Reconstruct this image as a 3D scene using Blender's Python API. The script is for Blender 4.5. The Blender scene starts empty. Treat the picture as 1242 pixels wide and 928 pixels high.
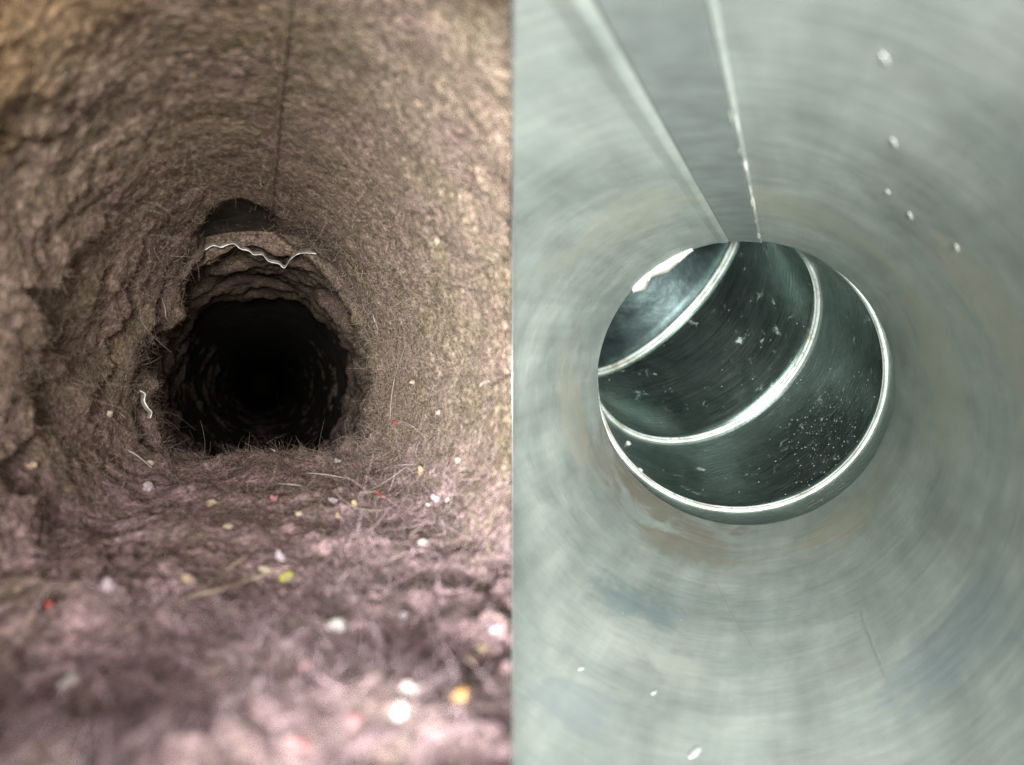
import bpy, bmesh, math, random
import numpy as np
from mathutils import Vector, Matrix
from mathutils.bvhtree import BVHTree

random.seed(7)
RNG = np.random.default_rng(7)
scene = bpy.context.scene
col = scene.collection

# ------------------------------------------------------------------ camera, light, exposure
R = 0.10                     # inner radius of both ducts, metres (8 inch pipe)
F = 891.0                    # focal length in photo pixels (photo 1242 x 928)
CX, CY = 621.0, 464.0

cam_d = bpy.data.cameras.new('camera')
cam = bpy.data.objects.new('camera', cam_d)
col.objects.link(cam)
cam.location = (0, 0, 0)
cam.rotation_euler = (math.pi / 2, 0, 0)
cam_d.sensor_fit = 'HORIZONTAL'
cam_d.sensor_width = 36.0
cam_d.lens = 36.0 * F / 1242.0
cam_d.clip_start = 0.004
cam_d.clip_end = 50.0
cam_d.dof.use_dof = True
cam_d.dof.focus_distance = 0.50
cam_d.dof.aperture_fstop = 9.0
scene.camera = cam

world = bpy.data.worlds.new('World')
scene.world = world
world.use_nodes = True
bg = world.node_tree.nodes['Background']
bg.inputs[0].default_value = (0.80, 0.86, 0.88, 1)
bg.inputs[1].default_value = 0.12

vs = scene.view_settings
vs.view_transform = 'Standard'
vs.look = 'None'
vs.gamma = 1.0
vs.use_curve_mapping = False
vs.exposure = 0.0
scene.render.engine = 'CYCLES'
scene.cycles.max_bounces = 8
scene.cycles.use_denoising = True
scene.cycles.denoiser = 'OPENIMAGEDENOISE'
scene.cycles.denoising_input_passes = 'RGB_ALBEDO_NORMAL'
scene.cycles.denoising_prefilter = 'NONE'
scene.cycles.use_adaptive_sampling = False
scene.cycles.sample_clamp_indirect = 4.0


def pix_dir(px, py):
    return Vector(((px - CX) / F, 1.0, -(py - CY) / F))


def frame(vpx, vpy, origin):
    """Local frame of a duct: X right, Y down, Z along the axis (forward)."""
    a = pix_dir(vpx, vpy).normalized()
    down = Vector((0, 0, -1))
    v = (down - a * down.dot(a)).normalized()
    u = v.cross(a).normalized()
    M = Matrix((u, v, a)).transposed().to_4x4()
    M.translation = origin
    return M


ML = frame(318, 466, Vector((0, 0, 0)))
VPR = (945, 400)
LIP = pix_dir(893, 466) * (R * F / 172.0)    # centre of the clean duct's open end
aR = pix_dir(*VPR).normalized()
SZ = LIP.y / aR.y / R                         # its distance along the duct, in R
oR = LIP - aR * (SZ * R)
MR = frame(VPR[0], VPR[1], oR)


def wall_hit(px, py):
    """point on the clean duct's wall under a photo pixel (local) and its inward normal"""
    Mi = MR.inverted()
    o = Mi @ Vector((0, 0, 0))
    d = (Mi.to_3x3() @ pix_dir(px, py)).normalized()
    a = d.x ** 2 + d.y ** 2
    b = 2 * (o.x * d.x + o.y * d.y)
    c = o.x ** 2 + o.y ** 2 - R * R
    t = (-b + math.sqrt(b * b - 4 * a * c)) / (2 * a)
    p = o + d * t
    return p, Vector((-p.x, -p.y, 0)).normalized(), t


def lamp(name, M, dist, off, size, power, color, spread):
    d = bpy.data.lights.new(name, 'AREA')
    d.shape = 'DISK'
    d.size = size
    d.energy = power
    d.color = color
    d.spread = math.radians(spread)
    o = bpy.data.objects.new(name, d)
    col.objects.link(o)
    # an area lamp shines along its local -Z: turn it to the duct's axis (+Z)
    o.matrix_world = M @ Matrix.Translation((off[0], off[1], -dist)) @ Matrix.Rotation(math.pi, 4, 'X')
    return o


# two unseen lamps added behind the camera, one turned down each duct
HL = frame(275, 390, Vector((0.050, -0.23, 0.022)))
HR = frame(930, 420, Vector((0.006, -0.20, -0.025)))
lamp('lint_duct_lamp', HL, 0, (0, 0), 0.10, 0.76, (1.0, 0.945, 0.90), 62)
lamp('clean_duct_lamp', HR, 0, (0, 0), 0.06, 3.5, (0.985, 1.0, 0.965), 64)


# ------------------------------------------------------------------ helpers
def new_obj(name, verts, faces, mat, parent=None, matrix=None, smooth=True):
    me = bpy.data.meshes.new(name)
    if isinstance(faces, np.ndarray):          # all quads
        vv = np.ascontiguousarray(verts, dtype=np.float32)
        nf = len(faces)
        me.vertices.add(len(vv))
        me.vertices.foreach_set('co', vv.ravel())
        me.loops.add(nf * 4)
        me.loops.foreach_set('vertex_index', np.ascontiguousarray(faces, dtype=np.int32).ravel())
        me.polygons.add(nf)
        me.polygons.foreach_set('loop_start', np.arange(0, nf * 4, 4, dtype=np.int32))
        me.update(calc_edges=True)
        me.validate()
    else:
        me.from_pydata([tuple(v) for v in verts], [], [tuple(f) for f in faces])
        me.update()
    if smooth:
        me.polygons.foreach_set('use_smooth', np.ones(len(me.polygons), dtype=bool))
    if mat:
        me.materials.append(mat)
    o = bpy.data.objects.new(name, me)
    col.objects.link(o)
    if parent is not None:
        o.parent = parent
    if matrix is not None:
        o.matrix_world = matrix
    return o


def empty(name, M):
    o = bpy.data.objects.new(name, None)
    col.objects.link(o)
    o.empty_display_size = 0.02
    o.matrix_world = M
    return o


def tag(o, label=None, cat=None, group=None, kind=None):
    if label:
        o['label'] = label
    if cat:
        o['category'] = cat
    if group:
        o['group'] = group
    if kind:
        o['kind'] = kind
    return o


def grid_faces(nr, nc, closed=True, flip=False):
    """rows x columns grid; columns wrap when closed"""
    fs = []
    m = nc if closed else nc - 1
    for i in range(nr - 1):
        for j in range(m):
            k = (j + 1) % nc
            f = (i * nc + j, i * nc + k, (i + 1) * nc + k, (i + 1) * nc + j)
            fs.append(f[::-1] if flip else f)
    return fs


def hash3(ix, iy, iz, seed):
    h = (ix.astype(np.int64) * 374761393 + iy.astype(np.int64) * 668265263
         + iz.astype(np.int64) * 2147483647 + seed * 974711) & 0xFFFFFFFF
    h = ((h ^ (h >> 13)) * 1274126177) & 0xFFFFFFFF
    h = h ^ (h >> 16)
    return (h & 0xFFFF) / 65535.0


def vnoise(x, y, z, seed=0):
    x, y, z = np.broadcast_arrays(np.asarray(x, float), np.asarray(y, float), np.asarray(z, float))
    fx, fy, fz = np.floor(x), np.floor(y), np.floor(z)
    tx, ty, tz = x - fx, y - fy, z - fz
    tx = tx * tx * tx * (tx * (tx * 6 - 15) + 10)
    ty = ty * ty * ty * (ty * (ty * 6 - 15) + 10)
    tz = tz * tz * tz * (tz * (tz * 6 - 15) + 10)
    r = 0
    for dx in (0, 1):
        for dy in (0, 1):
            for dz in (0, 1):
                w = (tx if dx else 1 - tx) * (ty if dy else 1 - ty) * (tz if dz else 1 - tz)
                r = r + w * hash3(fx + dx, fy + dy, fz + dz, seed)
    return r * 2 - 1


def fbm(x, y, z, octv=3, seed=0, gain=0.5):
    t, a, f = 0, 1.0, 1.0
    for o in range(octv):
        t = t + a * vnoise(x * f + o * 17.3, y * f - o * 9.1, z * f + o * 4.7, seed + o)
        a *= gain
        f *= 2.03
    return t


def sstep(a, b, x):
    t = np.clip((x - a) / (b - a), 0, 1)
    return t * t * (3 - 2 * t)


# ------------------------------------------------------------------ materials
class NT:
    def __init__(self, name):
        self.m = bpy.data.materials.new(name)
        self.m.use_nodes = True
        self.t = self.m.node_tree
        self.b = self.t.nodes['Principled BSDF']
        self.coord = self.t.nodes.new('ShaderNodeTexCoord').outputs['Object']

    def n(self, t):
        return self.t.nodes.new(t)

    def link(self, a, b):
        self.t.links.new(a, b)

    def mapped(self, scale, loc=(0, 0, 0), rot=(0, 0, 0)):
        mp = self.n('ShaderNodeMapping')
        mp.inputs['Scale'].default_value = scale
        mp.inputs['Location'].default_value = loc
        mp.inputs['Rotation'].default_value = rot
        self.link(self.coord, mp.inputs['Vector'])
        return mp.outputs[0]

    def noise(self, scale, detail=4, rough=0.55, vec=None, dist=0.0):
        nd = self.n('ShaderNodeTexNoise')
        nd.inputs['Scale'].default_value = scale
        nd.inputs['Detail'].default_value = detail
        nd.inputs['Roughness'].default_value = rough
        nd.inputs['Distortion'].default_value = dist
        self.link(vec if vec is not None else self.coord, nd.inputs['Vector'])
        return nd.outputs['Fac']

    def ramp(self, fac, stops, interp='LINEAR'):
        r = self.n('ShaderNodeValToRGB')
        cr = r.color_ramp
        cr.interpolation = interp
        while len(cr.elements) < len(stops):
            cr.elements.new(0.5)
        for e, (p, c) in zip(cr.elements, stops):
            e.position = p
            e.color = (*c, 1) if isinstance(c, tuple) else (c, c, c, 1)
        self.link(fac, r.inputs[0])
        return r.outputs[0]

    def mix(self, fac, a, b, mode='MIX'):
        m = self.n('ShaderNodeMix')
        m.data_type = 'RGBA'
        m.blend_type = mode
        for s, v in ((m.inputs[0], fac), (m.inputs[6], a), (m.inputs[7], b)):
            if isinstance(v, (int, float)):
                s.default_value = v
            elif isinstance(v, tuple):
                s.default_value = (*v, 1)
            else:
                self.link(v, s)
        return m.outputs[2]

    def math(self, op, a, b=None):
        m = self.n('ShaderNodeMath')
        m.operation = op
        for s, v in ((m.inputs[0], a), (m.inputs[1], b)):
            if v is None:
                continue
            if isinstance(v, (int, float)):
                s.default_value = v
            else:
                self.link(v, s)
        return m.outputs[0]

    def bump(self, height, strength, dist, prev=None):
        bp = self.n('ShaderNodeBump')
        bp.inputs['Strength'].default_value = strength
        bp.inputs['Distance'].default_value = dist
        self.link(height, bp.inputs['Height'])
        if prev is not None:
            self.link(prev, bp.inputs['Normal'])
        return bp.outputs[0]

    def set(self, **kw):
        names = {'color': 'Base Color', 'rough': 'Roughness', 'metal': 'Metallic',
                 'normal': 'Normal', 'sheen': 'Sheen Weight', 'spec': 'Specular IOR Level',
                 'sub': 'Subsurface Weight', 'coat': 'Coat Weight'}
        for k, v in kw.items():
            s = self.b.inputs[names[k]]
            if isinstance(v, (int, float)):
                s.default_value = v
            elif isinstance(v, tuple):
                s.default_value = (*v, 1)
            else:
                self.link(v, s)
        return self.m


def mat_lint():
    n = NT('lint')
    big = n.noise(24, 5, 0.65)
    mid = n.noise(70, 5, 0.65, dist=0.6)
    fine = n.noise(480, 5, 0.85)
    # fibres lie round the pipe: a grain stretched across the axis
    grain = n.noise(1.0, 5, 0.7, n.mapped((230, 230, 800)))
    c1 = n.ramp(big, [(0.34, (0.225, 0.185, 0.110)), (0.46, (0.270, 0.215, 0.165)), (0.55, (0.320, 0.235, 0.200)), (0.66, (0.33, 0.225, 0.225))])
    c2 = n.ramp(mid, [(0.28, (0.165, 0.130, 0.095)), (0.5, (0.29, 0.235, 0.185)), (0.74, (0.43, 0.34, 0.275))])
    c = n.mix(0.5, c1, c2)
    # the bed of lint on the bottom is the pinker, mauve sort
    sx = n.n('ShaderNodeSeparateXYZ')
    n.link(n.coord, sx.inputs[0])
    low = n.ramp(n.math('ADD', n.math('MULTIPLY', sx.outputs['Y'], 9.0), n.math('MULTIPLY', n.math('SUBTRACT', mid, 0.5), 1.2)), [(0.15, 0.0), (0.55, 1.0)])
    c = n.mix(n.math('MULTIPLY', low, 0.75), c, n.mix(n.ramp(mid, [(0.3, 0.0), (0.7, 1.0)]), (0.20, 0.135, 0.16), (0.55, 0.385, 0.435)))
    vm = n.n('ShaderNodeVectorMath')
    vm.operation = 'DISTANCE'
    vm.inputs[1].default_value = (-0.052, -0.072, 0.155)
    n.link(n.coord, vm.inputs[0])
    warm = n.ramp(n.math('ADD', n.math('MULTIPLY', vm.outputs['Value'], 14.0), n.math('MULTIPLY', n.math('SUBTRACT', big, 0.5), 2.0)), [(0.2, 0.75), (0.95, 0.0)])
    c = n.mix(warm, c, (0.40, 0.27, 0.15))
    c = n.mix(1.0, c, n.ramp(fine, [(0.37, (0.32, 0.30, 0.29)), (0.5, (0.92, 0.92, 0.92)), (0.63, (2.0, 1.92, 1.85))]), 'MULTIPLY')
    c = n.mix(1.0, c, n.ramp(grain, [(0.33, (0.62, 0.63, 0.62)), (0.5, (0.97, 0.97, 0.97)), (0.68, (1.40, 1.36, 1.36))]), 'MULTIPLY')
    nm = n.bump(mid, 0.3, 0.003)
    nm = n.bump(grain, 0.5, 0.0015, nm)
    nm = n.bump(fine, 1.0, 0.0016, nm)
    return n.set(color=c, rough=1.0, spec=0.05, normal=nm)


def mat_simple(name, c, rough=0.6, metal=0.0, var=0.25, scale=300, bump=0.0004, **kw):
    n = NT(name)
    f = n.noise(scale, 4, 0.6)
    lo = tuple(x * (1 - var) for x in c)
    hi = tuple(min(1, x * (1 + var)) for x in c)
    return n.set(color=n.ramp(f, [(0.3, lo), (0.7, hi)]), rough=rough, metal=metal,
                 normal=n.bump(f, 0.4, bump), **kw)


def mat_duct():
    """dull, wiped galvanised sheet with tan and blue-grey patches and a film of brown dirt"""
    n = NT('galvanised_sheet')
    sx = n.n('ShaderNodeSeparateXYZ')
    n.link(n.coord, sx.inputs[0])
    streak = n.noise(1.0, 5, 0.6, n.mapped((14, 14, 160)))
    fine = n.noise(1.0, 4, 0.65, n.mapped((90, 90, 900)))
    cloud = n.noise(16, 6, 0.62, dist=0.3)
    blot = n.noise(34, 6, 0.62, n.mapped((1, 1, 0.6), (3, 1, 2)), 0.3)
    c = n.ramp(cloud, [(0.28, (0.30, 0.34, 0.33)), (0.5, (0.36, 0.395, 0.37)), (0.72, (0.42, 0.445, 0.415))])
    c = n.mix(0.14, c, n.ramp(streak, [(0.3, 0.36), (0.7, 0.64)]), 'OVERLAY')
    c = n.mix(0.22, c, n.ramp(fine, [(0.3, 0.3), (0.7, 0.7)]), 'OVERLAY')
    c = n.mix(0.32, c, n.ramp(blot, [(0.35, 0.28), (0.65, 0.72)]), 'OVERLAY')
    lng = n.noise(1.0, 4, 0.6, n.mapped((75, 75, 5), (1, 6, 3)))
    c = n.mix(0.30, c, n.ramp(lng, [(0.32, 0.30), (0.68, 0.70)]), 'OVERLAY')
    # patches with a shape of their own: brown dirt by the joint, tan and blue-grey ones elsewhere
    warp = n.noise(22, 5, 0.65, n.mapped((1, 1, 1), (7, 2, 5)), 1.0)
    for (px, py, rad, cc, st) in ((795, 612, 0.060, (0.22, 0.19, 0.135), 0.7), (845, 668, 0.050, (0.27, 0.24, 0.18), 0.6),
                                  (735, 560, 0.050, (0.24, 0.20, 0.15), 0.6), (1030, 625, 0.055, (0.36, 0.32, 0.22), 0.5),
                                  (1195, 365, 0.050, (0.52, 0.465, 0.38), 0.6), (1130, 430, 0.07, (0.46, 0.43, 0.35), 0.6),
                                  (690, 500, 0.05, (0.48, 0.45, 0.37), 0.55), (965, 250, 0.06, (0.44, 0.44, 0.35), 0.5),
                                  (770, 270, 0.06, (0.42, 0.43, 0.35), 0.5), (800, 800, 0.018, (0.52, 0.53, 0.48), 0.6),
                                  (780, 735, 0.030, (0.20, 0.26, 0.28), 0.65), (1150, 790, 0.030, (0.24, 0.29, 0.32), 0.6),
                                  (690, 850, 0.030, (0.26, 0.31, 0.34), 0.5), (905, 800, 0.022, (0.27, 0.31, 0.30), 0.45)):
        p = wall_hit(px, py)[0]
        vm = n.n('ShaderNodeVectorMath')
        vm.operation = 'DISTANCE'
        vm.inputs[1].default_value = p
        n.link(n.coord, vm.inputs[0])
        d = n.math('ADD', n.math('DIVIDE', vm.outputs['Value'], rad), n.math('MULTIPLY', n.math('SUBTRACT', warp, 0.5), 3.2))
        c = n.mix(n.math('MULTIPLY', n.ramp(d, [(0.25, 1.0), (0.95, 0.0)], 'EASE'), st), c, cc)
    # fine scuffs and pin-point specks
    sc = n.ramp(n.noise(1.0, 3, 0.5, n.mapped((30, 30, 1300), (2, 5, 1), (0.25, 0.1, 0.0))), [(0.66, 0.0), (0.73, 0.2)])
    c = n.mix(sc, c, (0.60, 0.62, 0.58))
    sp = n.ramp(n.noise(420, 2, 0.5), [(0.74, 0.0), (0.78, 0.6)])
    c = n.mix(sp, c, (0.66, 0.67, 0.62))
    nm = n.bump(streak, 0.15, 0.0012)
    nm = n.bump(fine, 0.18, 0.0004, nm)
    r = n.ramp(cloud, [(0.3, 0.42), (0.7, 0.6)])
    return n.set(color=c, rough=r, metal=0.45, normal=nm)


def mat_elbow():
    """shiny zinc sheet, faintly scratched, with dried white flecks"""
    n = NT('bright_zinc_sheet')
    dt = n.n('ShaderNodeVectorMath')
    dt.operation = 'DOT_PRODUCT'
    dt.inputs[1].default_value = (Vector((-0.72, -0.69, 0)).normalized() + Vector((0, 0, 1))).normalized()
    n.link(n.coord, dt.inputs[0])
    sp = n.n('ShaderNodeSeparateXYZ')
    n.link(n.coord, sp.inputs[0])
    cb = n.n('ShaderNodeCombineXYZ')
    n.link(n.math('MULTIPLY', sp.outputs['X'], 22.0), cb.inputs[0])
    n.link(n.math('MULTIPLY', sp.outputs['Y'], 22.0), cb.inputs[1])
    n.link(n.math('MULTIPLY', dt.outputs['Value'], 900.0), cb.inputs[2])
    br = n.noise(1.0, 6, 0.7, cb.outputs[0])
    cloud = n.noise(22, 5, 0.6, dist=1.0)
    wht = n.ramp(n.noise(75, 7, 0.72, dist=0.5), [(0.60, 0.0), (0.70, 1.0)])
    patch = n.ramp(n.noise(15, 3, 0.5, n.mapped((1, 1, 1), (1, 4, 2))), [(0.42, 0.0), (0.56, 1.0)])
    w = n.math('MULTIPLY', wht, patch)
    c = n.ramp(cloud, [(0.3, (0.15, 0.215, 0.195)), (0.7, (0.33, 0.41, 0.38))])
    c = n.mix(n.math('MULTIPLY', w, 0.6), c, (0.36, 0.38, 0.34))
    c = n.mix(n.ramp(br, [(0.66, 0.0), (0.74, 0.35)]), c, (0.5, 0.55, 0.52))
    r = n.mix(w, n.ramp(br, [(0.3, 0.20), (0.7, 0.40)]), (0.8, 0.8, 0.8))
    met = n.ramp(w, [(0.0, 0.97), (1.0, 0.3)])
    nm = n.bump(br, 0.05, 0.0002)
    nm = n.bump(n.noise(30, 3, 0.5), 0.12, 0.004, nm)
    return n.set(color=c, rough=r, metal=met, normal=nm)


def mat_bead():
    n = NT('raised_bead_zinc')
    f = n.noise(60, 5, 0.6)
    g = n.noise(420, 4, 0.6)
    c = n.ramp(f, [(0.25, (0.30, 0.33, 0.31)), (0.5, (0.52, 0.55, 0.52)), (0.75, (0.66, 0.68, 0.65))])
    c = n.mix(n.ramp(n.noise(38, 6, 0.7), [(0.52, 0.0), (0.66, 0.75)]), c, (0.26, 0.215, 0.14))
    c = n.mix(n.ramp(g, [(0.58, 0.0), (0.68, 0.8)]), c, (0.16, 0.15, 0.11))
    return n.set(color=c, rough=0.42, metal=0.35, normal=n.bump(g, 0.1, 0.0003))


M_LINT = mat_lint()
M_FIBRE = mat_simple('lint_fibre', (0.27, 0.21, 0.165), 0.9, var=0.7, scale=700, bump=0.0001)
M_FIBRE2 = mat_simple('pale_lint_fibre', (0.44, 0.365, 0.30), 0.9, var=0.3, scale=700, bump=0.0001)
M_FIBRE3 = mat_simple('dark_lint_fibre', (0.10, 0.08, 0.07), 0.9, var=0.5, scale=700, bump=0.0001)
M_FIBRE4 = mat_simple('mauve_lint_fibre', (0.44, 0.315, 0.35), 0.9, var=0.5, scale=500, bump=0.0001)
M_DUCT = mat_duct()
M_ELBOW = mat_elbow()
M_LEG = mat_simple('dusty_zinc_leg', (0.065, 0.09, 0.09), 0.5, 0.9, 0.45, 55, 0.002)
M_STRIP = mat_simple('seam_zinc', (0.27, 0.30, 0.295), 0.45, 0.5, 0.2, 70)
M_BEAD = mat_bead()
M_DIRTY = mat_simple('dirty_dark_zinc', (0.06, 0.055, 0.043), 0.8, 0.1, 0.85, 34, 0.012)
M_RAW = mat_simple('raw_cut_metal', (0.48, 0.47, 0.43), 0.5, 0.4, 0.6, 220)
M_OUT = mat_simple('outer_zinc', (0.5, 0.53, 0.53), 0.5, 0.8, 0.2, 40)
M_SEAL = mat_simple('white_sealant', (0.66, 0.655, 0.62), 0.6, 0, 0.2, 120, 0.001)

# ------------------------------------------------------------------ straight walls of the ducts
def wall_start(M, phi, r, smin, side):
    """distance along the axis where the wall line leaves the mitre plane x = 0"""
    ux, vx, ax, ox = M[0][0], M[0][1], M[0][2], M[0][3]
    c = ox + r * (np.cos(phi) * ux - np.sin(phi) * vx)
    return np.maximum(smin, (side * 0.00012 - c) / ax)


def duct_wall(name, M, parent, side, s0, s1, mat, rows=90, cols=288, r=R, th=0.0009, rowpow=1.0):
    phi = np.linspace(0, 2 * np.pi, cols, endpoint=False)
    V, Fc = [], []
    sA = wall_start(M, phi, r, s0, side)
    t = np.linspace(0, 1, rows) ** rowpow
    for rr in (r, r + th):
        sB = wall_start(M, phi, rr, s0, side)
        for ti in t:
            s = sB + (s1 - sB) * ti
            V.append(np.stack([rr * np.cos(phi), -rr * np.sin(phi), s], 1))
    V = np.concatenate(V)
    Fc = grid_faces(rows, cols)
    n = rows * cols
    Fc += [tuple(i + n for i in f[::-1]) for f in grid_faces(rows, cols)]
    last = (rows - 1) * cols
    for j in range(cols):
        k = (j + 1) % cols
        Fc.append((last + j, last + k, n + last + k, n + last + j))
        Fc.append((k, j, n + j, n + k))
    o = new_obj(name, V, Fc, mat, parent)
    return o


clean = empty('clean_duct', MR)
tag(clean, 'clean grey galvanised straight duct with a folded lock seam along its top', 'duct')
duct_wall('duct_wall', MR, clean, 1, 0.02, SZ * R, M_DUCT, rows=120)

dirty = empty('dirty_duct', ML)
tag(dirty, 'round duct whose dark metal wall shows only in gaps of the lint', 'duct')
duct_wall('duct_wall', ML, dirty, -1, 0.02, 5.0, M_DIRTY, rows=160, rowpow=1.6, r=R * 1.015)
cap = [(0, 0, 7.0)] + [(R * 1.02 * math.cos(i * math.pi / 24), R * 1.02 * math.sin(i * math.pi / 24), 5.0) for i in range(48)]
new_obj('light_stop_cone', cap, [(0, 1 + (i + 1) % 48, 1 + i) for i in range(48)], M_DIRTY, dirty)  # added cone: shuts world light out, tapered so the far end stays dark

# mitre plate: the metal between the two oval cut edges, in the plane where the ducts meet
NP = 288
def cut_curve(M, r):
    phi = np.linspace(0, 2 * np.pi, 4000, endpoint=False)
    ux, vx, ax, ox = M[0][0], M[0][1], M[0][2], M[0][3]
    s = (0 - ox - r * (np.cos(phi) * ux - np.sin(phi) * vx)) / ax
    P = np.stack([r * np.cos(phi), -r * np.sin(phi), s, np.ones_like(s)], 1) @ np.array(M).T
    return P[:, 1], P[:, 2]
ang = np.linspace(-math.pi, math.pi, NP, endpoint=False)
rad = []
for M, r in ((ML, R * 1.016), (MR, R + 0.001)):
    y, z = cut_curve(M, r)
    yy = y - 0.10
    th = np.arctan2(z, yy)
    o = np.argsort(th)
    rad.append(np.interp(ang, th[o], np.hypot(yy, z)[o], period=2 * math.pi))
rin = np.minimum(rad[0], rad[1]) * 1.0
rout = np.maximum(rad[0], rad[1]) + 0.004
V = []
for x, rr in ((-0.00008, rin), (-0.00008, rout), (0.00008, rout), (0.00008, rin)):
    for a, q in zip(ang, rr):
        V.append((x, 0.10 + q * math.cos(a), q * math.sin(a)))
Fc = []
for k in range(4):
    k2 = (k + 1) % 4
    for j in range(NP):
        j2 = (j + 1) % NP
        pts = (k * NP + j, k * NP + j2, k2 * NP + j2, k2 * NP + j)
        if all(V[i][1] > 0.09 for i in pts):
            Fc.append(pts)
tag(new_obj('joint_plate', V, Fc, M_OUT, smooth=False),
    'thin metal joint plate where the linty duct meets the clean duct', 'plate')

# ------------------------------------------------------------------ lint layer in the dirty duct
SH = 4.95           # the ragged narrowing, in R


def lint_radius(phi, s):
    """inner radius of the lint (units of R); phi anticlockwise from the right, s along the axis in R"""
    cx, sy = np.cos(phi), np.sin(phi)
    X, Y, Z = cx * 0.8 + sy * 0.6 + 3.37, sy * 0.8 - cx * 0.6 + 5.71, s + 0.31
    left = sstep(0.15, 0.85, -cx)
    right = sstep(0.1, 0.85, cx)
    top = sstep(0.45, 0.9, sy)
    g = np.clip(s / SH, 0, 1)
    deep = sstep(SH - 0.05, SH + 0.10, s)
    r = 0.955 - left * (0.09 + 0.12 * g ** 2) - right * (0.06 + 0.09 * g ** 2)
    # beyond the narrowing the lint thins out and the dark pipe wall shows
    d = s - SH
    fl = sstep(0.05, 1.3 - 0.6 * top, d)
    r = (r - 0.03 * top * deep) * (1 - fl) + (0.925 + 0.045 * top) * fl
    r = r + deep * 0.055 * fbm(X * 3.2, Y * 3.2, s * 2.6, 3, 51)
    r = r + 0.16 * sstep(2.6, 5.0, d + 0.8 * vnoise(X * 2, Y * 2, 0 * s, 52))
    # slabs of lint: thicken with depth, then break off
    ph = s * 1.25 + 0.55 * vnoise(X * 1.7, Y * 1.7, s * 0.5, 3) + 0.30 * vnoise(X * 5, Y * 5, s * 1.5, 4) + 0.12 * vnoise(X * 16, Y * 16, s * 4, 41) + 0.25
    f = ph - np.floor(ph)
    saw = np.where(f < 0.90, f / 0.90, (1 - f) / 0.10)
    ampn = 0.6 + 0.6 * vnoise(X * 2.2, Y * 2.2, s * 0.8, 8)
    amp = (0.085 * left * sstep(1.0, 2.6, s) + 0.045 * right + 0.012) * np.clip(ampn, 0.15, 1.3) * (1 - 0.8 * top) + deep * 0.02
    r = r - amp * saw
    r = r - 0.07 * np.exp(-((phi - math.radians(166)) / 0.30) ** 2 - ((s - 4.55) / 0.35) ** 2)
    # lumps
    rough = 0.35 + 0.65 * left + 0.5 * right - 0.15 * top + 0.5 * deep
    r = r + rough * (0.030 * fbm(X * 4, Y * 4, Z * 3.2, 3, 11) + 0.008 * fbm(X * 14, Y * 14, Z * 11, 3, 12))
    r = r + 0.0028 * fbm(X * 34, Y * 34, Z * 50, 3, 13, 0.65)
    # the bed of lint along the bottom
    h = 0.56 - 0.09 * g ** 1.5 + 0.70 * sstep(SH + 0.1, SH + 1.4, s)
    xx = np.clip(r * cx, -1, 1)
    near = 1 - sstep(1.0, 3.2, s)
    h = h - 0.06 * near * sstep(0.15, 0.8, -cx) * sstep(0.3, 0.8, -sy)
    amp2 = 0.58 + 0.12 * near
    gx = h * cx / np.maximum(-sy, 0.25)
    h = h - 0.045 * np.exp(-((gx + 0.36) / 0.24) ** 2 - ((s - 0.95) / 0.22) ** 2)
    h = h + amp2 * (0.050 * fbm(gx * 3.2, 0 * s, s * 3.2, 3, 21) + 0.030 * fbm(gx * 9 + 2.3, 0 * s, s * 8, 4, 22, 0.6))
    h = h - 0.085 * sstep(3.8, 4.8, s) * fbm(gx * 4.5, 0 * s, s * 2, 2, 61)
    h = h - 0.05 * np.exp(-((gx + 0.25) / 0.28) ** 2 - ((s - SH + 0.25) / 0.35) ** 2)
    rf = np.where(sy < -0.08, h / np.maximum(-sy, 0.08), 9.0)
    k = 0.10 + 0.30 * sstep(3.0, 4.8, s)
    hh = np.clip(0.5 + 0.5 * (r - rf) / k, 0, 1)
    r = r * (1 - hh) + rf * hh - k * hh * (1 - hh)
    # bare recess under the top, then the rim that stands across it
    pd = np.degrees(phi)
    wob = 4 * vnoise(X * 3, Y * 3, 0 * s, 31) + 2.0 * vnoise(X * 12, Y * 12, s * 6, 32)
    ph2 = pd - 99 + wob
    m = sstep(-19, -10, ph2) * (1 - sstep(13, 19, ph2))
    m2 = sstep(-46, -36, ph2) * (1 - sstep(27, 34, ph2))
    lip = 4.02 + 0.22 * vnoise(X * 5, Y * 5, 0 * s, 33) + 0.4 * sstep(0, 22, np.abs(ph2 - 2))
    RS = 5.14
    rec = m * sstep(lip, lip + 0.05, s) * (1 - sstep(RS, RS + 0.05, s))
    r = r * (1 - rec) + 1.03 * rec
    dent = m2 * sstep(lip + 0.2, lip + 0.6, s) * (1 - sstep(RS, RS + 0.05, s))
    r = r + dent * 0.035
    rim = m2 * sstep(RS, RS + 0.05, s) * (1 - sstep(RS + 0.14, RS + 0.22, s))
    rim_r = 0.925 + 0.030 * fbm(X * 7, Y * 7, s * 7, 3, 35) - 0.05 * np.exp(-((ph2 + 18) / 7) ** 2)
    r = r * (1 - rim) + np.minimum(r, rim_r) * rim
    return np.clip(r, 0.3, 1.04)


NPH, NS1, NS2 = 840, 470, 170
phi = np.linspace(0, 2 * np.pi, NPH, endpoint=False)
s_a = wall_start(ML, phi, R, 0.035, -1) / R
for _ in range(6):
    rl = lint_radius(phi, s_a)
    s_new = wall_start(ML, phi, rl * R, 0.035, -1) / R
    s_a = s_a * 0.3 + s_new * 0.7
c0 = 0.9
rows = []
for t in np.linspace(0, 1, NS1):
    q = (1 - t) / (s_a + c0) + t / (5.3 + c0)
    rows.append(1 / q - c0)
for t in np.linspace(0, 1, NS2 + 1)[1:]:
    rows.append(np.full_like(phi, 5.3 + (27 - 5.3) * t ** 2.2))
S = np.array(rows)
P = np.broadcast_to(phi, S.shape)
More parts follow.
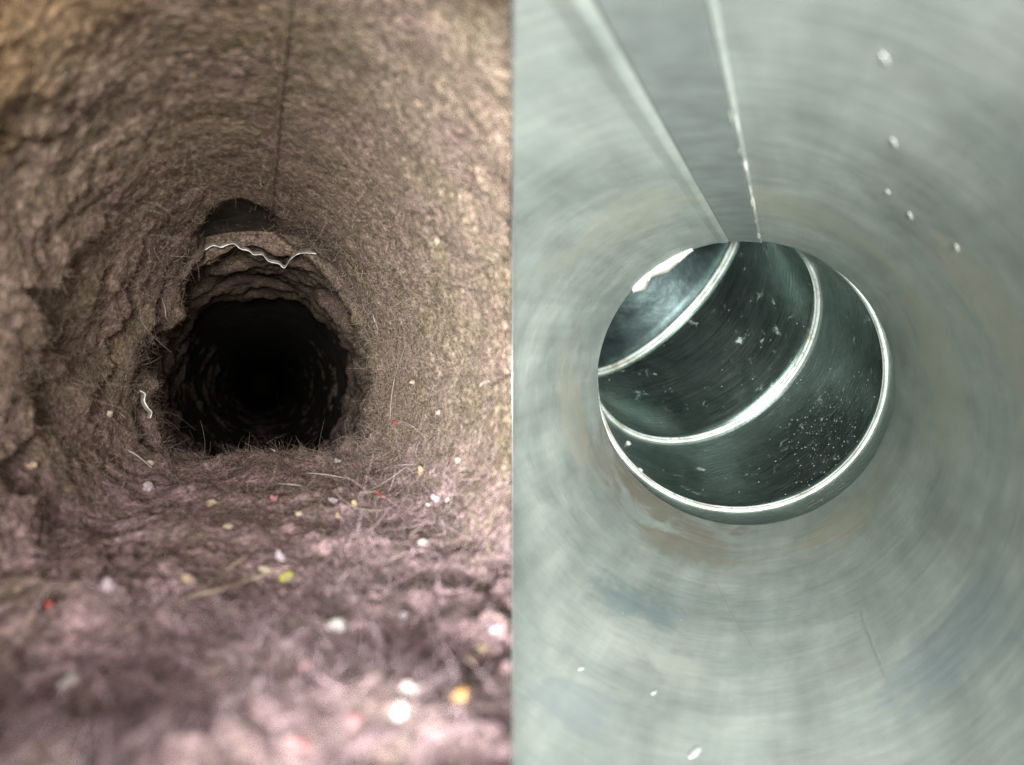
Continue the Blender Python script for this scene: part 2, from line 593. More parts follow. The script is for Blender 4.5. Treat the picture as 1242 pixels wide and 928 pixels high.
# bring start of each line forward where the lint is thick, so it still ends on the mitre plane
RR = lint_radius(P, S)
L = np.stack([RR * np.cos(P) * R, -RR * np.sin(P) * R, S * R, np.ones_like(S)], -1)
MLn = np.array(ML)
W = L @ MLn.T
over = W[..., 0] > -0.00015
W[..., 0][over] = -0.00015
Lc = W @ np.linalg.inv(MLn).T
LV = Lc[..., :3].reshape(-1, 3)
ii, jj = np.meshgrid(np.arange(S.shape[0] - 1), np.arange(NPH), indexing='ij')
kk = (jj + 1) % NPH
LF = np.stack([ii * NPH + jj, ii * NPH + kk, (ii + 1) * NPH + kk, (ii + 1) * NPH + jj], -1).reshape(-1, 4)
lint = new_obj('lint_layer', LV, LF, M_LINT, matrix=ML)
tag(lint, 'thick brown and mauve lint packed round the inside of the duct', 'lint', kind='stuff')
bvh = BVHTree.FromPolygons(LV.tolist(), LF.tolist())

# loose fibres standing out of the lint
def fibres(name, count, pick, length, width, lift, seed, mat):
    rg = np.random.default_rng(seed)
    idx = pick(rg, count)
    ri, ci = idx
    p = Lc[ri, ci, :3]
    r2 = np.minimum(ri + 1, S.shape[0] - 1)
    c2 = (ci + 1) % NPH
    d1 = Lc[r2, ci, :3] - p
    d2 = Lc[ri, c2, :3] - p
    nrm = np.cross(d2, d1)
    nrm /= np.linalg.norm(nrm, axis=1, keepdims=True) + 1e-12
    axis_in = -p.copy(); axis_in[:, 2] = 0
    sgn = np.sign((nrm * axis_in).sum(1, keepdims=True))
    nrm = nrm * np.where(sgn == 0, 1, sgn)
    depth = p[:, 2:3] / R
    sc = np.clip(depth / 4.0, 0.35, 1.6)
    tan = rg.normal(size=p.shape)
    tan -= nrm * (tan * nrm).sum(1, keepdims=True)
    tan /= np.linalg.norm(tan, axis=1, keepdims=True) + 1e-9
    d = tan + nrm * rg.uniform(0.1, lift, (len(p), 1))
    d /= np.linalg.norm(d, axis=1, keepdims=True)
    curl = rg.normal(size=p.shape) * 1.6
    ln = length * rg.gamma(2.0, 0.5, (len(p), 1)) * sc
    NSEG = 5
    pts = [p - nrm * 0.0004]
    cur = pts[0]
    for k in range(NSEG):
        cur = cur + d * ln / NSEG
        d = d + curl * 0.55 - nrm * 0.12
        d /= np.linalg.norm(d, axis=1, keepdims=True)
        pts.append(cur)
    side = np.cross(d, rg.normal(size=p.shape))
    side /= np.linalg.norm(side, axis=1, keepdims=True) + 1e-9
    wd = width * sc * rg.uniform(0.6, 1.4, (len(p), 1))
    n = len(p)
    V = []
    for k, q in enumerate(pts):
        w = wd * (1 - 0.6 * k / NSEG)
        V += [q - side * w, q + side * w]
    V = np.stack(V, 1)                 # n, 2(NSEG+1), 3
    # keep them in the dirty duct
    Wd = V.reshape(-1, 3) @ MLn[:3, :3].T
    ok = (Wd[:, 0].reshape(n, -1) < -0.0012).all(1)
    V = V[ok]
    n = len(V)
    m = 2 * (NSEG + 1)
    base = np.arange(n)[:, None] * m
    fs = []
    for k in range(NSEG):
        fs.append(np.concatenate([base + 2 * k, base + 2 * k + 1, base + 2 * k + 3, base + 2 * k + 2], 1))
    fs = np.concatenate(fs)
    o = new_obj(name, V.reshape(-1, 3), fs, mat, lint)
    tag(o, kind='stuff')
    return o


def pick_all(rg, n):
    return rg.integers(30, NS1 - 4, n), rg.integers(0, NPH, n)


def pick_rim(rg, n):
    ri = rg.integers(NS1 - 110, NS1 + 40, n)
    a = np.where(rg.random(n) < 0.6, rg.normal(170, 30, n), rg.normal(270, 45, n))
    return ri, (np.radians(a) / (2 * np.pi) * NPH).astype(int) % NPH


def pick_side(rg, n):
    ri = rg.integers(60, NS1, n)
    a = np.where(rg.random(n) < 0.5, rg.normal(320, 28, n), rg.normal(205, 28, n))
    return ri, (np.radians(a) / (2 * np.pi) * NPH).astype(int) % NPH


fibres('lint_fibre', 80000, pick_all, 0.0042, 0.00006, 0.8, 1, M_FIBRE)
fibres('lint_fibre', 22000, pick_all, 0.0046, 0.000045, 0.9, 4, M_FIBRE2)
fibres('lint_fibre', 16000, pick_all, 0.0036, 0.00007, 0.7, 5, M_FIBRE3)
fibres('lint_fibre', 16000, pick_rim, 0.0034, 0.00005, 1.2, 2, M_FIBRE)
fibres('lint_fibre', 7000, pick_side, 0.0090, 0.00004, 1.0, 3, M_FIBRE2)


def pick_floor(rg, n):
    ri = rg.integers(10, NS1 - 140, n)
    a = rg.normal(264, 25, n)
    return ri, (np.radians(a) / (2 * np.pi) * NPH).astype(int) % NPH


fibres('lint_fibre', 16000, pick_floor, 0.0110, 0.00014, 1.0, 6, M_FIBRE4)
fibres('lint_fibre', 9000, pick_floor, 0.0100, 0.00016, 0.9, 7, M_FIBRE3)


def hit(px, py, lift=0.0):
    """point on the lint under a photo pixel, local to the dirty duct, and its normal"""
    d = (ML.inverted().to_3x3() @ pix_dir(px, py)).normalized()
    loc, nrm, i, dist = bvh.ray_cast(Vector((0, 0, 0)), d)
    if loc is None:
        return d * 0.5, -d, 0.5
    if nrm.dot(d) > 0:
        nrm = -nrm
    return loc + nrm * lift, nrm, dist


def tube_mesh(pts, radii, sides=6):
    V, Fc = [], []
    n = len(pts)
    up = Vector((0.3, 0.5, 0.81)).normalized()
    for i, p in enumerate(pts):
        t = (pts[min(i + 1, n - 1)] - pts[max(i - 1, 0)]).normalized()
        a = t.cross(up).normalized()
        b = t.cross(a).normalized()
        for k in range(sides):
            q = 2 * math.pi * k / sides
            V.append(p + (a * math.cos(q) + b * math.sin(q)) * radii[i])
    Fc = grid_faces(n, sides)
    Fc.append(tuple(range(sides))[::-1])
    Fc.append(tuple((n - 1) * sides + k for k in range(sides)))
    return V, Fc


def smooth_path(pts, per=5):
    out = []
    n = len(pts)
    for i in range(n - 1):
        p0, p1, p2, p3 = pts[max(i - 1, 0)], pts[i], pts[i + 1], pts[min(i + 2, n - 1)]
        for k in range(per):
            t = k / per
            out.append(0.5 * ((2 * p1) + (p2 - p0) * t + (2 * p0 - 5 * p1 + 4 * p2 - p3) * t * t + (3 * p1 - p0 - 3 * p2 + p3) * t ** 3))
    out.append(pts[-1])
    return out


# bright crimped edge of the next pipe length, showing at the top and at the left of the hole
def rim_strip(name, pix, depth):
    pts = []
    for (px, py) in pix:
        d = ML.inverted().to_3x3() @ pix_dir(px, py)
        pts.append(d * (depth * R / d.z))
    pts = smooth_path(pts, 4)
    V = []
    for i, p in enumerate(pts):
        out = Vector((p.x, p.y, 0)).normalized()
        w = 0.00027 * (0.7 + 0.5 * random.random())
        back = Vector((0, 0, 0.003))
        V += [p + out * w, p - out * w, p - out * w + back + out * 0.002, p + out * w + back + out * 0.002]
    m = len(pts)
    Fc = []
    for i in range(m - 1):
        for k in range(4):
            k2 = (k + 1) % 4
            Fc.append((i * 4 + k, i * 4 + k2, (i + 1) * 4 + k2, (i + 1) * 4 + k))
    Fc += [(3, 2, 1, 0), tuple((m - 1) * 4 + k for k in range(4))]
    return new_obj(name, V, Fc, M_RAW, dirty, smooth=False)


rim_strip('crimped_edge', [(230, 303), (240, 302), (247, 304), (258, 298), (268, 300), (276, 297), (284, 296), (292, 302), (301, 304), (308, 309), (318, 309),
                           (326, 317), (338, 320), (345, 325), (352, 315), (362, 308), (374, 307), (384, 308)], 5.08)
rim_strip('crimped_edge', [(170, 474), (176, 478), (175, 486), (179, 494), (184, 500), (182, 507)], SH - 0.5)

# lengthwise seam line pressed through the lint along the top
pts = []
for y in np.linspace(2, 262, 40):
    x = 352 - 24 * (y / 270) ** 0.8
    p, nr, dd = hit(x, y, 0.0)
    pts.append(p + nr * 0.0002)
V = []
for p in pts:
    w = 0.0011
    sd = Vector((1, 0, 0))
    nn = Vector((-p.x, -p.y, 0)).normalized()
    V += [p - sd * w - nn * 0.002, p - sd * w * 0.5 + nn * 0.0015, p + sd * w * 0.5 + nn * 0.0015, p + sd * w - nn * 0.002]
Fc = []
for i in range(len(pts) - 1):
    for k in range(3):
        Fc.append((i * 4 + k, i * 4 + k + 1, (i + 1) * 4 + k + 1, (i + 1) * 4 + k))
new_obj('lint_seam', V, Fc, M_LINT, lint)

# ------------------------------------------------------------------ elbow behind the clean duct
bv = Vector((-0.72, -0.69, 0)).normalized()         # bend direction: up and to the left (local Y is down)
dv = Vector((0, 0, 1))
pv = dv.cross(bv).normalized()
RB = 1.5 * R
RE = R * 1.045
JT = [math.radians(a) for a in (12, 44, 75)]
elbow = empty('adjustable_elbow', MR @ Matrix.Translation((0, 0, SZ * R)))
tag(elbow, 'shiny segmented elbow bending away from the end of the clean duct', 'elbow')
# joint centres: corners of the polyline that is tangent to the bend
HALF = [(0 + JT[0]) / 1.0]
dirs = [0.0, 2 * JT[0]]
dirs = [0.0, math.radians(26.5), math.radians(59), math.radians(90)]


def arc(th):
    return bv * (RB * (1 - math.cos(th))) + dv * (RB * math.sin(th))


cen = [arc(t) for t in JT]
nrmj = [dv * math.cos(t) + bv * math.sin(t) for t in JT]


def ring_at(c, n, r, cols):
    """circle section of the bend in the plane through c with normal n"""
    e1 = pv
    e2 = n.cross(pv).normalized()
    return [c + (e1 * math.cos(q) + e2 * math.sin(q)) * r for q in (2 * math.pi * k / cols for k in range(cols))]


def tube_rings(name, rings, mat, parent, th=0.0008):
    cols = len(rings[0])
    V = [v for rg_ in rings for v in rg_]
    n = len(V)
    cents = [sum(rg_, Vector()) / cols for rg_ in rings]
    for rg_, c in zip(rings, cents):
        V += [v + (v - c).normalized() * th for v in rg_]
    f0 = grid_faces(len(rings), cols)
    Fc = f0 + [tuple(i + n for i in f[::-1]) for f in f0]
    last = (len(rings) - 1) * cols
    for j in range(cols):
        k = (j + 1) % cols
        Fc.append((last + j, last + k, n + last + k, n + last + j))
        Fc.append((k, j, n + j, n + k))
    return new_obj(name, V, Fc, mat, parent)


CE = 160
end_n = bv
stations = [(dv * (-0.28 * R), dv), (cen[0], nrmj[0]), (cen[1], nrmj[1]), (cen[2], nrmj[2]),
            (arc(math.pi / 2) + bv * 3.2 * R, end_n)]
for i in range(4):
    (ca, na), (cb, nb) = stations[i], stations[i + 1]
    A, B = ring_at(ca, na, RE, CE), ring_at(cb, nb, RE, CE)
    NR = 12 if i < 3 else 30
    rings = []
    for k in range(NR + 1):
        t = k / NR
        t = t * 0.996 + 0.002
        rings.append([a.lerp(b, t) for a, b in zip(A, B)])
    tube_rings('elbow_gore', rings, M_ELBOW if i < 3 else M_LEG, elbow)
ec, en = stations[-1]
capr = ring_at(ec, en, RE, CE)
new_obj('light_stop_plate', capr, [tuple(range(CE))], M_DIRTY, elbow, smooth=False)  # unseen cap added to keep world light out of the leg

# raised swivel beads over the joints
prof = [(-0.046, -0.002), (-0.043, 0.014), (-0.034, 0.024), (-0.020, 0.028), (-0.008, 0.024), (-0.004, 0.012), (0.000, 0.012), (0.004, 0.024),
        (0.016, 0.030), (0.030, 0.026), (0.040, 0.016), (0.046, -0.002)]
for c, n, sc in zip(cen, nrmj, (0.80, 0.85, 0.95)):
    ring = ring_at(c, n, RE, CE * 2)
    V = []
    for q in ring:
        inw = (c - q).normalized()
        for (a, b) in prof:
            V.append(q + n * (a * R * sc) + inw * (b * R * sc))
    new_obj('swivel_bead', V, grid_faces(CE * 2, len(prof), closed=False) +
            [((CE * 2 - 1) * len(prof) + k, (CE * 2 - 1) * len(prof) + k + 1, k + 1, k) for k in range(len(prof) - 1)], M_BEAD, elbow)

# ------------------------------------------------------------------ seam, sealant, creases in the clean duct
def strip_on_wall(name, lo, hi, prof_h, mat, s0, s1, rows=60, parent=None, wob=0.0, cols=14, seed=0):
    """a strip along the wall between two angles (functions of t), proud by prof_h(k) of R"""
    V = []
    ts = np.linspace(0, 1, rows)
    for t in ts:
        s = s0 + (s1 - s0) * t
        a0, a1 = lo(t), hi(t)
        for k in range(cols):
            q = k / (cols - 1)
            a = math.radians(a0 + (a1 - a0) * q)
            h = prof_h(q, t)
            if wob:
                h += wob * float(vnoise(np.array(s * 120.0 / R * 0.1), np.array(q * 3.0), np.array(0.5), seed))
            r = R * (1 - h)
            V.append((r * math.cos(a), -r * math.sin(a), s))
    return new_obj(name, V, grid_faces(rows, cols, closed=False), mat, parent)


def p_lock(q, t):
    e = 0.04
    v = min(1, q / e, (1 - q) / e)
    return -0.001 + (0.005 + 0.006 * (1 - q)) * (v * v * (3 - 2 * v))


strip_on_wall('lock_seam', lambda t: 80.4, lambda t: 92.6, p_lock, M_STRIP, 0.05, SZ * R - 0.0006, parent=clean, cols=41)


def p_ridge(q, t):
    return 0.002 + 0.010 * math.sin(math.pi * q)


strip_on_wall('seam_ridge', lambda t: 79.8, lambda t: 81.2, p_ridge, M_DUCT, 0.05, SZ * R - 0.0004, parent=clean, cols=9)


def p_fold(q, t):
    # q = 0 at the strip: a steep rounded edge, then a long slope back to the sheet
    a = min(1, q / 0.34)
    return -0.004 + 0.013 * math.sin(a * math.pi / 2) * (1 - max(0, (q - 0.34) / 0.66)) ** 1.3


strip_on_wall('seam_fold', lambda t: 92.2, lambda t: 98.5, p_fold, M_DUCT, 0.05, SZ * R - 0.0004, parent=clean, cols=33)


def lump(name, c, nrm, t1, size, mat, parent=None, matrix=None, seed=0, seg=14, ringn=9, rough=0.22, pts=None):
    """an irregular pebble: size = (along t1, across, height)"""
    t1 = (t1 - nrm * t1.dot(nrm)).normalized()
    t2 = nrm.cross(t1)
    V, Fc = [], []
    rg = random.Random(seed)
    off = rg.uniform(0, 90)
    for i in range(ringn + 1):
        th = math.pi * i / ringn
        for j in range(seg):
            ph_ = 2 * math.pi * j / seg
            d = Vector((math.sin(th) * math.cos(ph_), math.sin(th) * math.sin(ph_), math.cos(th)))
            f = 1 + rough * float(vnoise(np.array(d.x * 1.6 + off), np.array(d.y * 1.6), np.array(d.z * 1.6), 5)) \
                + rough * 0.4 * float(vnoise(np.array(d.x * 4 + off), np.array(d.y * 4), np.array(d.z * 4), 6))
            V.append(c + t1 * d.x * f * size[0] + t2 * d.y * f * size[1] + nrm * d.z * f * size[2])
    Fc = grid_faces(ringn + 1, seg)
    o = new_obj(name, V, Fc, mat, parent, matrix)
    return o


# dabs of white sealant on the ridge, drawn out to paint one broken highlight
for (py, lx, w) in ((35, 5, 2.6), (120, 14, 1.4), (145, 16, 2.8), (176, 16, 1.6), (200, 18, 2.2), (225, 16, 1.3), (246, 16, 1.7), (266, 12, 1.2), (284, 9, 1.6)):
    p, nn, dd = wall_hit(865 + 60 * py / 300.0, py)
    k = dd / F
    a_ = math.radians(80.4 + random.uniform(-0.2, 0.2))
    rr_ = R * 0.992
    q_ = Vector((rr_ * math.cos(a_), -rr_ * math.sin(a_), p.z))
    lump('sealant_highlight_dab', q_, Vector((-q_.x, -q_.y, 0)).normalized(), dv, (lx * k * 3.0, w * k, 0.9 * k), M_SEAL, clean, seed=py, seg=18, ringn=24, rough=0.7)

# torn white flake bent over the rim of the open end
def rim_pt(px, py, s):
    Mi = MR.inverted()
    o = Mi @ Vector((0, 0, 0))
    d = Mi.to_3x3() @ pix_dir(px, py)
    t = (s - o.z) / d.z
    return o + d * t


outer = [(760, 338), (775, 326), (795, 316), (815, 306), (838, 298)]
inner = [(768, 356), (784, 351), (791, 337), (810, 331), (841, 302)]
V = []
for k, (a, b) in enumerate(zip(outer, inner)):
    pa = rim_pt(*a, SZ * R - 0.010)
    pb = rim_pt(*b, SZ * R + 0.001)
    for q in (0, 0.33, 0.66, 1.0):
        p = pa.lerp(pb, q)
        r_ = math.hypot(p.x, p.y)
        if r_ > R * 0.992:
            p.x *= R * 0.992 / r_
            p.y *= R * 0.992 / r_
        V.append(p + Vector((0, 0, -0.002 * math.sin(math.pi * q))))
nV = len(V)
V += [v + Vector((v.x, v.y, 0)).normalized() * 0.0008 + Vector((0, 0, 0.0008)) for v in V]
g = grid_faces(5, 4, closed=False)
Fc = g + [tuple(i + nV for i in f[::-1]) for f in g]
edge = [0, 1, 2, 3, 7, 11, 15, 19, 18, 17, 16, 12, 8, 4]
for a, b in zip(edge, edge[1:] + edge[:1]):
    Fc.append((b, a, a + nV, b + nV))
fl = new_obj('sealant_flake', V, Fc, M_SEAL, clean)
fl['label'] = 'torn white flake on the rim'

# long creases in the sheet, bottom right, drawn in a darker grey
M_CREASE = mat_simple('crease_grey', (0.26, 0.285, 0.275), 0.6, 0.3, 0.2)
for pl, w in (([(1026, 700), (1042, 738), (1058, 780), (1078, 830), (1090, 862)], 1.6), ([(862, 694), (885, 740), (915, 790), (955, 835)], 0.9)):
    pp = []
    for (px, py) in pl:
        p, nn, dd = wall_hit(px, py)
        pp.append(p - nn * w * 0.00035)
    pp = smooth_path(pp, 4)
    rr = [w * 0.0005 * math.sin(math.pi * (0.08 + 0.84 * i / (len(pp) - 1))) for i in range(len(pp))]
    Vc, Fcc = tube_mesh(pp, rr, 6)
    new_obj('crease', Vc, Fcc, M_CREASE, clean)

# screw tips poking into the elbow
def elbow_hit(px, py):
    best = None
    Me = elbow.matrix_world
    d = pix_dir(px, py).normalized()
    for ch in elbow.children:
        if not ch.name.startswith('elbow_gore'):
            continue
        o2 = Me.inverted() @ Vector((0, 0, 0))
        d2 = (Me.inverted().to_3x3() @ d).normalized()
        if ch.name not in elbow_bvh:
            elbow_bvh[ch.name] = BVHTree.FromPolygons([v.co for v in ch.data.vertices], [p.vertices for p in ch.data.polygons])
        b = elbow_bvh[ch.name]
        loc, nrm, i, dist = b.ray_cast(o2, d2)
        if loc is not None and (best is None or dist < best[2]):
            best = (loc, nrm if nrm.dot(d2) < 0 else -nrm, dist)
    return best


elbow_bvh = {}
for (px, py) in ((762, 538), (776, 571)):
    h = elbow_hit(px, py)
    if h:
        p, nn, dd = h
        b1 = nn.orthogonal().normalized()
        pts = [p - nn * 0.001, p + nn * 0.0012, p + nn * 0.0020, p + nn * 0.0023]
        Vc, Fcc = tube_mesh(pts, [0.0026, 0.0024, 0.0016, 0.0005], 12)
        new_obj('screw_tip', Vc, Fcc, M_RAW, elbow)

# pale grit on the elbow's outer side
rg = random.Random(3)
V, Fc = [], []
cnt = 0
while cnt < 900:
    if rg.random() < 0.75:
        px, py = rg.gauss(1000, 34), rg.gauss(535, 48)
    else:
        px, py = rg.uniform(740, 1050), rg.uniform(320, 610)
    cnt += 1
    h = elbow_hit(px, py)
    if not h:
        continue
    p, nn, dd = h
    k = dd / F * rg.choice((0.25, 0.3, 0.35, 0.45, 0.6, 1.0))
    t1 = nn.orthogonal().normalized()
    t2 = nn.cross(t1)
    b0 = len(V)
    V += [p + t1 * k * rg.uniform(.6, 1.3), p + t2 * k * rg.uniform(.6, 1.3), p - t1 * k * rg.uniform(.6, 1.3), p - t2 * k * rg.uniform(.6, 1.3), p + nn * k * 0.8]
    Fc += [(b0, b0 + 1, b0 + 4), (b0 + 1, b0 + 2, b0 + 4), (b0 + 2, b0 + 3, b0 + 4), (b0 + 3, b0, b0 + 4)]
tag(new_obj('grit', V, Fc, mat_simple('pale_grit', (0.15, 0.15, 0.13), 0.8, 0, 0.7, 900), elbow, smooth=False), kind='stuff')

# pale flecks stuck to the clean wall
flecks = [(1084, 173, 9, 5, 'pale oval fleck on the clean wall, larger of a pair right of the seam'),
          (1104, 262, 8, 5, 'slanted pale fleck on the clean wall above and right of the elbow'),
          (1073, 72, 9, 6, 'soft round pale fleck high on the clean wall'),
          (1160, 301, 7, 7, 'pale fleck beside the tan patch on the clean wall'),
          (1077, 233, 5, 5, 'tiny pale fleck just above the slanted one on the clean wall'),
          (843, 912, 9, 8, 'white crumb on the floor of the clean duct'),
          (793, 840, 4, 4, 'small pale crumb beyond the white crumb on the clean floor'),
          (705, 811, 5, 4, 'tan crumb low on the clean wall near the joint plate'),
          (785, 3, 14, 5, 'white smear between the two folds of the seam')]
M_FLECK = mat_simple('pale_fleck', (0.41, 0.42, 0.40), 0.6)
for (px, py, a, b, lab) in flecks:
    p, nn, dd = wall_hit(px, py)
    k = dd / F
    o = lump('pale_fleck', p + nn * 0.35 * k, nn, dv + Vector((0.3, 0.1, 0)), (a * k * 1.5, b * k * 0.55, 0.7 * k), M_FLECK, matrix=MR, seed=px, seg=16, ringn=8, rough=0.12)
    tag(o, lab, 'fleck', 'pale flecks on the clean duct wall')

# ------------------------------------------------------------------ debris in the lint
def mat_c(name, c):
    n = NT(name)
    f = n.noise(420, 4, 0.65)
    base = tuple(x * 0.70 for x in c)
    dusty = tuple(0.4 * x * 0.7 + 0.6 * d for x, d in zip(c, (0.26, 0.21, 0.18)))
    return n.set(color=n.ramp(f, [(0.38, dusty), (0.58, base)]), rough=0.8, spec=0.2, normal=n.bump(f, 0.5, 0.0008))


MC = {'red': mat_c('red_crumb', (0.55, 0.03, 0.04)), 'pink': mat_c('pink_crumb', (0.55, 0.22, 0.24)),
      'yellow': mat_c('yellow_green_crumb', (0.60, 0.60, 0.12)), 'orange': mat_c('orange_crumb', (0.80, 0.40, 0.05)),
      'white': mat_c('white_crumb', (0.82, 0.79, 0.76)), 'cream': mat_c('cream_crumb', (0.66, 0.56, 0.42)),
      'tan': mat_c('tan_crumb', (0.58, 0.44, 0.29)), 'lilac': mat_c('lilac_chip', (0.62, 0.53, 0.62)),
      'grey': mat_c('grey_chip', (0.52, 0.52, 0.50)), 'straw': mat_c('straw', (0.56, 0.47, 0.34)), 'hair': mat_c('pale_hair', (0.55, 0.48, 0.40)),
      'lightstraw': mat_c('light_straw', (0.72, 0.67, 0.58))}
# px, py, half length, half width, tilt in the picture, colour, name, label
debris = [
    (480, 512, 5, 4, 0, 'red', 'red_bead', 'tiny red bead at the foot of a long hair on the lint'),
    (459, 600, 6, 5, 0, 'red', 'red_bead', 'dark red bead under crossed straws on the lint bed'),
    (331, 607, 7, 6, 20, 'pink', 'pink_crumb', 'dull pink crumb in the lint below the hole'),
    (349, 702, 8, 7, 10, 'yellow', 'yellow_crumb', 'yellow green crumb on the mauve lint bed'),
    (320, 692, 9, 6, -10, 'cream', 'cream_crumb', 'cream crumb beside the yellow green crumb'),
    (560, 848, 11, 11, 30, 'orange', 'orange_crumb', 'bright orange crumb on the lint bed'),
    (500, 840, 13, 11, 65, 'white', 'foam_crumb', 'white foam crumb, rounder end of a touching pair by the orange crumb'),
    (488, 863, 13, 9, 60, 'white', 'foam_crumb', 'cream white foam crumb touching the rounder white one'),
    (411, 765, 12, 12, 20, 'white', 'foam_crumb', 'round white foam crumb alone on the lint bed'),
    (85, 828, 14, 8, 65, 'white', 'white_husk', 'slim white husk upright in the shaggy lint'),
    (36, 566, 6, 5, 0, 'tan', 'tan_crumb', 'tan crumb at the foot of the thick lint slabs'),
    (131, 503, 5, 4, 0, 'cream', 'cream_crumb', 'cream seed on the lint slab left of the hole'),
    (183, 563, 5, 4, 0, 'cream', 'cream_crumb', 'cream seed at the end of a short straw left of the hole'),
    (258, 612, 6, 5, 10, 'tan', 'tan_crumb', 'tan crumb near the lint tuft below the hole'),
    (275, 641, 10, 4, 40, 'cream', 'cream_sliver', 'cream sliver slanting on the lint below the hole'),
    (228, 704, 11, 6, -20, 'tan', 'tan_crumb', 'flat tan crumb beneath the long blurred straw'),
    (180, 594, 9, 7, 60, 'lilac', 'lilac_chip', 'lilac chip standing in the lint before the hole'),
    (130, 715, 9, 9, 80, 'lilac', 'lilac_chip', 'pale lilac tuft chip on the shaggy lint'),
    (502, 463, 5, 4, 0, 'cream', 'cream_crumb', 'cream seed right of the long hair on the wall of lint'),
    (533, 500, 5, 4, 0, 'cream', 'cream_crumb', 'cream seed above a short straw on the wall of lint'),
    (556, 558, 5, 5, 50, 'cream', 'cream_crumb', 'cream crumb low on the wall of lint'),
    (512, 573, 6, 8, 70, 'tan', 'tan_crumb', 'tan crumb above the lilac chip'),
    (428, 613, 6, 5, 0, 'tan', 'tan_crumb', 'tan seed beside the crossed straws'),
    (464, 604, 5, 4, 0, 'pink', 'pink_crumb', 'pink seed touching the dark red bead'),
    (530, 605, 10, 5, -40, 'lilac', 'lilac_chip', 'lilac chip slanting at the edge of the lint bed'),
    (543, 608, 4, 4, 0, 'white', 'white_crumb', 'white grain next to the slanting lilac chip'),
    (405, 609, 9, 4, -40, 'lilac', 'lilac_chip', 'lilac sliver below the crossed straws'),
    (520, 614, 4, 4, 0, 'white', 'white_crumb', 'white grain below the slanting lilac chip'),
    (513, 660, 8, 6, 30, 'grey', 'grey_chip', 'grey white chip beside the hollow in the lint bed'),
    (488, 751, 10, 5, 70, 'lilac', 'lilac_chip', 'upright lilac chip in the middle of the lint bed'),
    (600, 765, 8, 6, -20, 'lilac', 'lilac_chip', 'soft lilac chip near the joint plate'),
    (584, 789, 10, 7, 20, 'tan', 'tan_crumb', 'peach crumb, higher of a pair near the orange crumb'),
    (574, 804, 9, 6, -40, 'tan', 'tan_crumb', 'peach crumb, lower of a pair near the orange crumb'),
    (355, 758, 7, 6, 0, 'cream', 'cream_crumb', 'cream crumb left of the round white foam crumb'),
    (366, 812, 12, 5, 40, 'pink', 'pink_sliver', 'pink sliver below the round white foam crumb'),
    (430, 877, 9, 8, -20, 'pink', 'pink_crumb', 'soft pink crumb left of the touching foam crumbs'),
    (365, 905, 9, 8, 0, 'pink', 'pink_crumb', 'pale pink crumb low on the lint bed'),
    (340, 678, 7, 9, 60, 'lilac', 'lilac_chip', 'lilac chip behind the yellow green crumb'),
    (362, 624, 6, 4, 0, 'cream', 'cream_crumb', 'cream crumb between hole and yellow green crumb'),
    (411, 628, 5, 5, 60, 'tan', 'tan_crumb', 'peach crumb below the lilac sliver'),
    (410, 560, 5, 4, 0, 'grey', 'grey_chip', 'grey grain on the lint just outside the hole'),
    (295, 706, 5, 4, 0, 'grey', 'grey_chip', 'grey grain beside the long blurred straw'),
    (532, 292, 6, 5, 80, 'cream', 'cream_crumb', 'cream crumb high on the wall of lint'),
    (58, 735, 5, 4, 0, 'red', 'red_bead', 'dull red speck in the shaggy lint'),
]
MLi = ML.to_3x3()
right_l = MLi.inverted() @ Vector((1, 0, 0))
up_l = MLi.inverted() @ Vector((0, 0, 1))
for i, (px, py, a, b, tilt, c, nm, lab) in enumerate(debris):
    p, nn, dd = hit(px, py)
    k = dd / F
    q = math.radians(tilt)
    t1 = right_l * math.cos(q) + up_l * math.sin(q)
    view = (ML.inverted() @ Vector((0, 0, 0)) - p).normalized()
    nn2 = (nn * 0.5 + view * 0.8).normalized()
    o = lump(nm, p + nn * b * k * 0.3, nn2, t1, (a * k * 0.72, b * k * 0.72, b * k * 0.6), MC[c], matrix=ML, seed=i + 10, seg=14, ringn=9, rough=0.75)
    tag(o, lab, nm.split('_')[-1], 'crumbs caught in the lint')

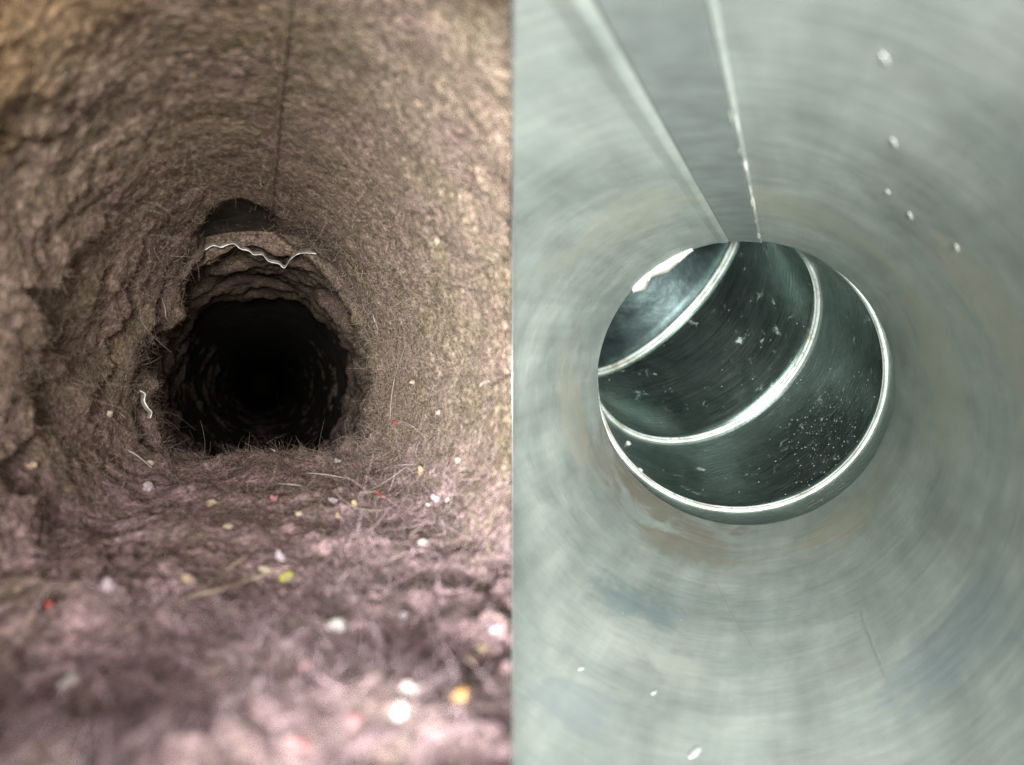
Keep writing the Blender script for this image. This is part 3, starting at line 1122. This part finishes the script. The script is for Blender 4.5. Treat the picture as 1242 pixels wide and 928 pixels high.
strands = [
    ([(495, 418), (487, 440), (480, 465), (477, 490), (476, 510)], 0.75, 'hair', 'hair', 'long pale hair hanging above a tiny red bead'),
    ([(372, 577), (395, 578), (420, 583), (455, 591)], 0.8, 'lightstraw', 'straw', 'pale straw lying flat before the hole'),
    ([(426, 604), (448, 598), (470, 587), (496, 568)], 0.9, 'lightstraw', 'straw', 'pale straw slanting up over the dark red bead'),
    ([(432, 602), (455, 600), (475, 590)], 0.7, 'hair', 'straw', 'short straw crossing beside the dark red bead'),
    ([(305, 528), (315, 538), (332, 550)], 0.9, 'lightstraw', 'straw', 'light straw poking over the lower edge of the hole'),
    ([(342, 514), (347, 522), (349, 535)], 0.6, 'hair', 'hair', 'short hair curling up inside the lower edge of the hole'),
    ([(333, 590), (350, 591), (366, 594), (382, 605)], 0.9, 'lightstraw', 'straw', 'curved pale straw on the lint below the hole'),
    ([(193, 362), (197, 374), (198, 384), (205, 393)], 0.8, 'lightstraw', 'hair', 'pale hair hanging from the tuft at the left of the hole'),
    ([(153, 549), (166, 556), (182, 570)], 0.9, 'lightstraw', 'straw', 'short cream straw lying before the left lint slabs'),
    ([(132, 497), (141, 502), (149, 508)], 0.7, 'straw', 'straw', 'tiny brown straw beside a cream seed on the left slab'),
    ([(534, 514), (541, 530), (546, 546)], 0.8, 'straw', 'straw', 'short straw on the right wall of lint'),
    ([(455, 381), (458, 391), (462, 401)], 1.1, 'lightstraw', 'straw', 'stubby pale stick at the right edge of the hole'),
    ([(200, 746), (230, 731), (262, 722), (300, 711), (325, 700)], 2.2, 'straw', 'straw', 'long blurred straw across the lint bed'),
    ([(252, 714), (268, 700), (285, 688), (303, 680)], 1.6, 'straw', 'straw', 'blurred bent straw above the long blurred one'),
    ([(398, 596), (430, 620), (470, 623)], 0.6, 'hair', 'hair', 'fine hair looping in front of the crossed straws'),
    ([(487, 570), (483, 590), (480, 612)], 0.7, 'straw', 'straw', 'thin brown straw upright beside the slanting straw'),
    ([(228, 522), (233, 535), (230, 548)], 0.7, 'hair', 'hair', 'curled hair on the tuft at the lower left of the hole'),
    ([(560, 612), (572, 622), (585, 634)], 1.2, 'straw', 'straw', 'straw slanting down at the edge of the mauve lint'),
    ([(597, 460), (590, 464), (585, 468)], 1.2, 'lightstraw', 'straw', 'short pale straw near the joint plate'),
    ([(600, 655), (595, 665), (590, 675)], 1.4, 'straw', 'straw', 'short tan straw low beside the joint plate'),
]
for (pl, w, c, nm, lab) in strands:
    pts, rad_ = [], []
    for (px, py) in pl:
        p, nn, dd = hit(px, py)
        pts.append((p + nn * 0.0016, dd))
    ds = sorted(d for _, d in pts)
    med = ds[len(ds) // 2]
    path = []
    for (p, d) in pts:            # a strand bridges gaps in the lint instead of following every drop
        if d > med * 1.12:
            p = p * (med * 1.06 / d)
        path.append(p)
    sp = smooth_path(path, 6)
    rad_ = [w * med / F * (1 - 0.6 * abs(2 * i / (len(sp) - 1) - 1) ** 3) for i in range(len(sp))]
    Vc, Fcc = tube_mesh(sp, rad_, 6)
    tag(new_obj(nm, Vc, Fcc, MC[c], matrix=ML), lab, nm, 'hairs and straws on the lint')
